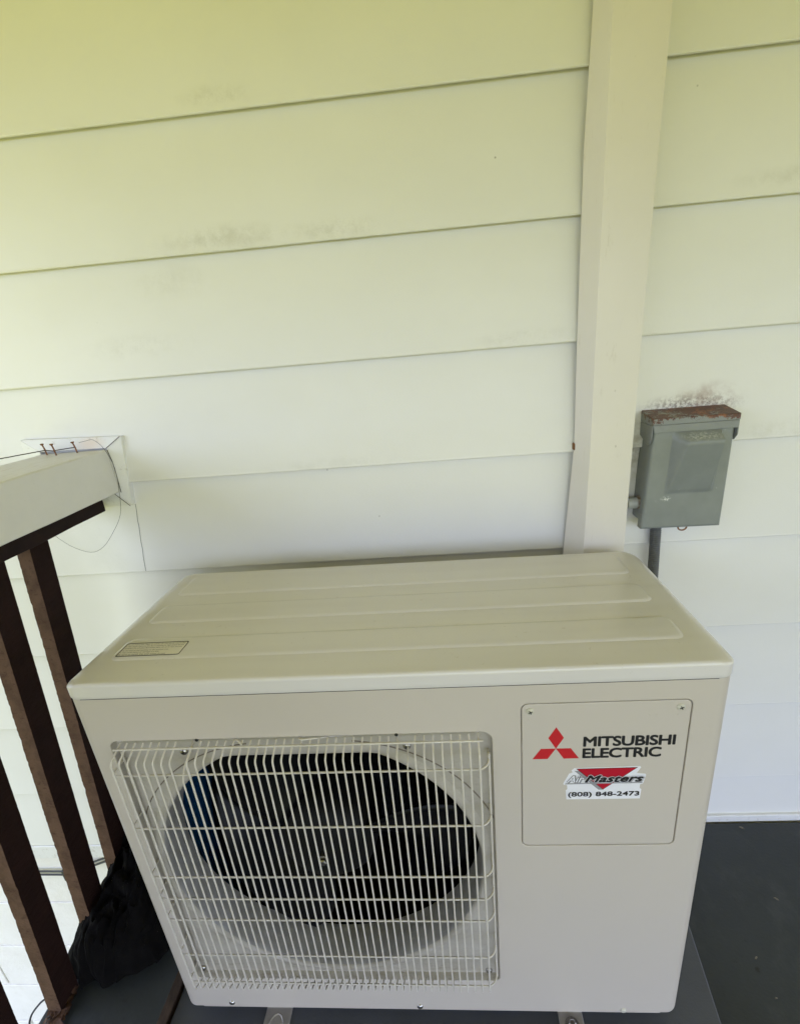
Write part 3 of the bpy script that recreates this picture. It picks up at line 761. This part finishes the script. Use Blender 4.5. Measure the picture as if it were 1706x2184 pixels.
# (z, back-left u, front-left u, front-right u, back-right u)
secs = [(2.048, .7590, .7735, .8490, .8530), (1.59, .7568, .7690, .8480, .8510), (1.42, .7503, .7675, .8440, .8480), (1.20, .7492, .7655, .8400, .8440), (.960, .7495, .7640, .8370, .8405), (.76, .7352, .7590, .8345, .8380), (.30, .7250, .7550, .8320, .8350)]
dp = .068; prev = None
for z, a, b_, c, d in secs:
    P = [(a+.0015, .0205), (a, .0205), (b_-.0015, dp-.006), (b_+.0005, dp-.0012), (b_+.005, dp), (c-.005, dp), (c-.0008, dp-.0012), (c, dp-.005), (d, .0205), (d-.0015, .0205)]
    r = [bm.verts.new(W(u, dd, z)) for u, dd in P]
    if prev:
        for k in range(len(P)-1): bm.faces.new((prev[k], prev[k+1], r[k+1], r[k]))
    else: bm.faces.new(r)
    prev = r
bm.faces.new(prev[::-1])
finish(bm, 'cover', M_duct, duct, smooth=True, angle=40)
bm = bmesh.new(); wbox(bm, .7640, .8400, .002, .034, .30, 2.045); finish(bm, 'base_channel', M_duct, duct)
bm = bmesh.new(); wbox(bm, .7478, .7550, .010, .024, .9570, .9700); finish(bm, 'clip', M_rust, duct, bevel=.002)

# ---------------------------------------------------------------- disconnect box
bx = empty('disconnect_box', W(0.9414, 0, 0.8108), 'grey metal electrical disconnect box with rusty rain lid on the siding', 'switch box')
DF = .058
TL, TR, BR, BL = (0.8751, 0.9998), (1.0092, 0.9998), (1.0066, 0.8056), (0.8654, 0.8072)
def slabq(bm, q, d0, d1):
    hexa(bm, [W(u, d0, z) for u, z in q], [W(u, d1, z) for u, z in q])
bm = bmesh.new(); slabq(bm, [(BL[0]+.0015, BL[1]+.012), (BR[0]-.001, BR[1]+.003), TR, (TL[0]+.001, TL[1])], .004, DF-.004)
body = finish(bm, 'box_body', M_box, bx, bevel=.003)
# door with a pressed wedge, made from a height grid
bm = bmesh.new(); nu, nz = 54, 76; rows_ = []
for j in range(nz+1):
    t = j/nz; row_ = []
    for i in range(nu+1):
        s = i/nu
        u = (BL[0]*(1-t)+TL[0]*t)*(1-s) + (BR[0]*(1-t)+TR[0]*t)*s; z = (BL[1]*(1-s)+BR[1]*s)*(1-t) + (TL[1]*(1-s)+TR[1]*s)*t
        # pocket: rises slowly from the foot to a blunt shoulder at the top
        a = (s-.24)/(.84-.24); b_ = (t-.345)/(.945-.345)
        h = 0
        if 0 < b_ < 1:
            up = b_ if b_ < .84 else (1-b_)/.16*.84
            wl = .03 + .17*max(0, min(1, b_/.84))
            e = min(1, max(0, a/wl)) if a < .5 else min(1, max(0, (1-a)/.07))
            h = .025*(.06+.92*min(1, up/.80))*e*min(1, b_/.05)*min(1, (1-b_)/.05)
        edge = min(s, 1-s)*nu; edge2 = min(t, 1-t)*nz
        rnd = .0022 if (i in (0, nu) or j == 0) else 0
        row_.append(bm.verts.new(W(u, DF + h - rnd, z)))
    rows_.append(row_)
for j in range(nz):
    for i in range(nu): bm.faces.new((rows_[j][i], rows_[j][i+1], rows_[j+1][i+1], rows_[j+1][i]))
# skirt back to the body
loop = [rows_[0][i] for i in range(nu+1)] + [rows_[j][nu] for j in range(1, nz+1)] + [rows_[nz][i] for i in range(nu-1, -1, -1)] + [rows_[j][0] for j in range(nz-1, 0, -1)]
bk = [bm.verts.new((v.co.x, v.co.y+.014, v.co.z)) for v in loop]
for k in range(len(loop)): bm.faces.new((loop[k], loop[(k+1) % len(loop)], bk[(k+1) % len(loop)], bk[k]))
finish(bm, 'door', M_box, bx, smooth=True, angle=50)
# rain lid: sloping top, front lip and ears
bm = bmesh.new()
hexa(bm, [W(0.8695, .004, 0.9993), W(0.8695, DF+.0045, 0.9993), W(1.0138, DF+.0045, 0.9993), W(1.0138, .004, 0.9993)],
         [W(0.8695, .004, 1.0203), W(0.8695, DF+.0045, 1.0106), W(1.0138, DF+.0045, 1.0106), W(1.0138, .004, 1.0203)])
hexa(bm, [W(0.8731, DF+.0012, 0.9859), W(0.8731, DF+.0045, 0.9859), W(1.0128, DF+.0045, 0.9859), W(1.0128, DF+.0012, 0.9859)],
         [W(0.8703, DF+.0012, 0.9992), W(0.8703, DF+.0045, 0.9992), W(1.0133, DF+.0045, 0.9992), W(1.0133, DF+.0012, 0.9992)])
def ear(u):
    pts = [(.002, 0.9991), (DF+.0040, 0.9991), (DF+.0040, 0.9741), (DF-.004, 0.9643), (DF-.014, 0.9628), (.006, 0.9782), (.002, 0.9854)]
    hexa(bm, [W(u-.0011, d, z) for d, z in pts], [W(u+.0011, d, z) for d, z in pts])
ear(0.8701); ear(1.0123)
finish(bm, 'rain_lid', M_boxlid, bx, bevel=.0012)
bm = bmesh.new(); hp = [W(0.9419 + .0077*math.cos(R(a)), DF-.004, 0.8056 + .0064*math.sin(R(a))) for a in range(180, 361, 15)]
tube(bm, hp, .0014, 6); finish(bm, 'hasp', M_rust, bx, smooth=True)
# side connector into the duct
conn = empty('pipe_connector', W(0.8613, .04, 0.8488), 'short grey pipe with threaded fitting between the pipe cover and the switch box', 'pipe fitting')
bm = bmesh.new()
def ucyl(bm, u0, u1, d, z, r0, r1, n=20):
    tube(bm, [W(u0, d, z), W(u1, d, z)], [r0, r1], n)
ucyl(bm, .8480, .8690, .030, .8500, .0105, .0105)
finish(bm, 'pipe', M_pvc, conn, smooth=True, angle=50)
bm = bmesh.new(); ucyl(bm, .8650, .8688, .030, .8505, .0118, .0118, 12); ucyl(bm, .8688, .8702, .030, .8505, .0150, .0150, 8); ucyl(bm, .8702, .8715, .030, .8505, .0135, .0135, 20)
finish(bm, 'lock_nut', M_fitting, conn, smooth=True, angle=35)
# ribbed conduit down from the box
bm = bmesh.new(); pts = []; rr = []
n = 440
for k in range(n):
    t = k/n; z = .812 - t*.60; u = .9060 + .0065*math.sin(t*2.4) ; d = .028 + .0
    pts.append(W(u, d, z)); rr.append(.0092 + .0010*math.cos(k*math.pi/1.5))
tube(bm, pts, rr, 16)
tag(finish(bm, 'conduit', M_conduit, smooth=True, angle=80), 'ribbed grey conduit hanging from the switch box down behind the outdoor unit', 'conduit')

# ---------------------------------------------------------------- black cloth heap
bm = bmesh.new(); nu, nv = 90, 110; G = []
for j in range(nv+1):
    t = j/nv; row_ = []
    yy = .035 + .325*t
    xl = -.268 + .012*t; xr = -.108 + .070*min(1, t*2.0)
    if t < .12: q = 1-t/.12; xl += .05*q*q; xr -= .045*q*q
    for i in range(nu+1):
        s = i/nu; x = xl + (xr-xl)*s
        env = (math.sin(math.pi*min(1, max(0, s)))**.36)*(min(1, t/.06)**.5)*(min(1, (1-t)/.04)**.5)
        hh = .060 + .150*t**.7
        v = Vector((x*15, yy*9, 0)); w_ = v + Vector((noise.noise(v*1.3), noise.noise(v*1.3+Vector((7, 7, 0))), 0))*.9
        fold = .60*(1-abs(noise.noise(w_))*1.9) + .30*(1-abs(noise.noise(w_*2.3+Vector((3, 1, 0))))*2) + .17*noise.noise(w_*6.1) + .10*noise.noise(w_*15) + .07*noise.noise(w_*34)
        z = .0895 + env*(hh*(.72 + .42*fold))
        hem = (1-env)
        row_.append(bm.verts.new((x + (.012*noise.noise(v*1.7+Vector((9, 0, 4))) + .006*noise.noise(v*6)), yy + .010*noise.noise(v*1.3) + .018*hem*noise.noise(Vector((x*38, yy*30, 3))) + .006*noise.noise(Vector((x*90, yy*90, 8))), z)))
    G.append(row_)
for j in range(nv):
    for i in range(nu): bm.faces.new((G[j][i], G[j][i+1], G[j+1][i+1], G[j+1][i]))
loop = [G[0][i] for i in range(nu+1)] + [G[j][nu] for j in range(1, nv+1)] + [G[nv][i] for i in range(nu-1, -1, -1)] + [G[j][0] for j in range(nv-1, 0, -1)]
bk = [bm.verts.new((v.co.x, v.co.y, .0888)) for v in loop]
for k in range(len(loop)): bm.faces.new((loop[k], loop[(k+1) % len(loop)], bk[(k+1) % len(loop)], bk[k]))
bm.faces.new(bk)
tag(finish(bm, 'cloth', M_cloth, smooth=True, angle=80), 'bunched black cloth wedged between the brown balusters and the outdoor unit', 'cloth')

# ---------------------------------------------------------------- litter
def leaf(p, L, wd, rz, m, name, label, cat, group):
    bm = bmesh.new(); n = 7; rows_ = []
    for k in range(n+1):
        t = k/n; ww = wd*math.sin(math.pi*(.06+.88*t))**.8
        rows_.append([bm.verts.new((L*(t-.5), s*ww*.5, .0012 + .12*L*math.sin(math.pi*t)*.5 + .0015*abs(s))) for s in (-1, 0, 1)])
    for a, b_ in zip(rows_, rows_[1:]):
        for q in range(2): bm.faces.new((a[q], a[q+1], b_[q+1], b_[q]))
    o = finish(bm, name, m, smooth=True); o.location = p; o.rotation_euler = (0, 0, rz)
    so = o.modifiers.new('t', 'SOLIDIFY'); so.thickness = .0006
    return tag(o, label, cat, group)
cg = 'pale chips scattered on the dark deck'
for p, L, rz, lb in (((1.1718, .385, 0), .014, 2.6, 'pale wood chip on the dark deck close to the wall trim'),
                     ((1.1514, .2291, 0), .012, 2.4, 'chip on the dark deck about midway down the right edge, glinting at its tip'),
                     ((1.0487, .1267, 0), .010, .6, 'small pale chip on the deck nearest the right side of the grey pad'),
                     ((1.0474, .0673, 0), .006, .2, 'tiny pale speck of debris on the deck, lowest in the photo'),
                     ):
    leaf(p, L*.75, L*.32, rz, M_chip, 'wood_chip', lb, 'chip', cg)
bm = bmesh.new()
for k in range(150):
    a = random.random(); px = -.250 + .030*random.random() + .012*a; py = .012 - .075*a + .02*random.random(); s = .0025 + .006*random.random()
    q = Matrix.Rotation(random.random()*6, 3, 'Z') @ Matrix.Rotation(random.uniform(-.6, .6), 3, 'X')
    vs_ = [q @ Vector(c) for c in ((-s, -s*.4, 0), (s*.8, -s*.5, .001), (s, s*.4, 0), (-s*.6, s*.5, .0015))]
    z = .0895 + random.random()*.008
    bm.faces.new([bm.verts.new((px+c.x, py+c.y, z+c.z+s*.3)) for c in vs_])
tag(finish(bm, 'leaf_litter', M_leaf), 'brown dead leaf litter gathered at the foot of the balusters on the deck edge', 'leaf litter', kind='stuff')
bm = bmesh.new()
tube(bm, fillet([(-.232, .012, .100), (-.262, .004, .112), (-.281, -.014, .096), (-.276, -.030, .074), (-.262, -.036, .090)], .012, 6), .0017, 8)
tag(finish(bm, 'wire_loop', M_cable, smooth=True), 'short dark loop of cable sticking out past the deck edge', 'cable')
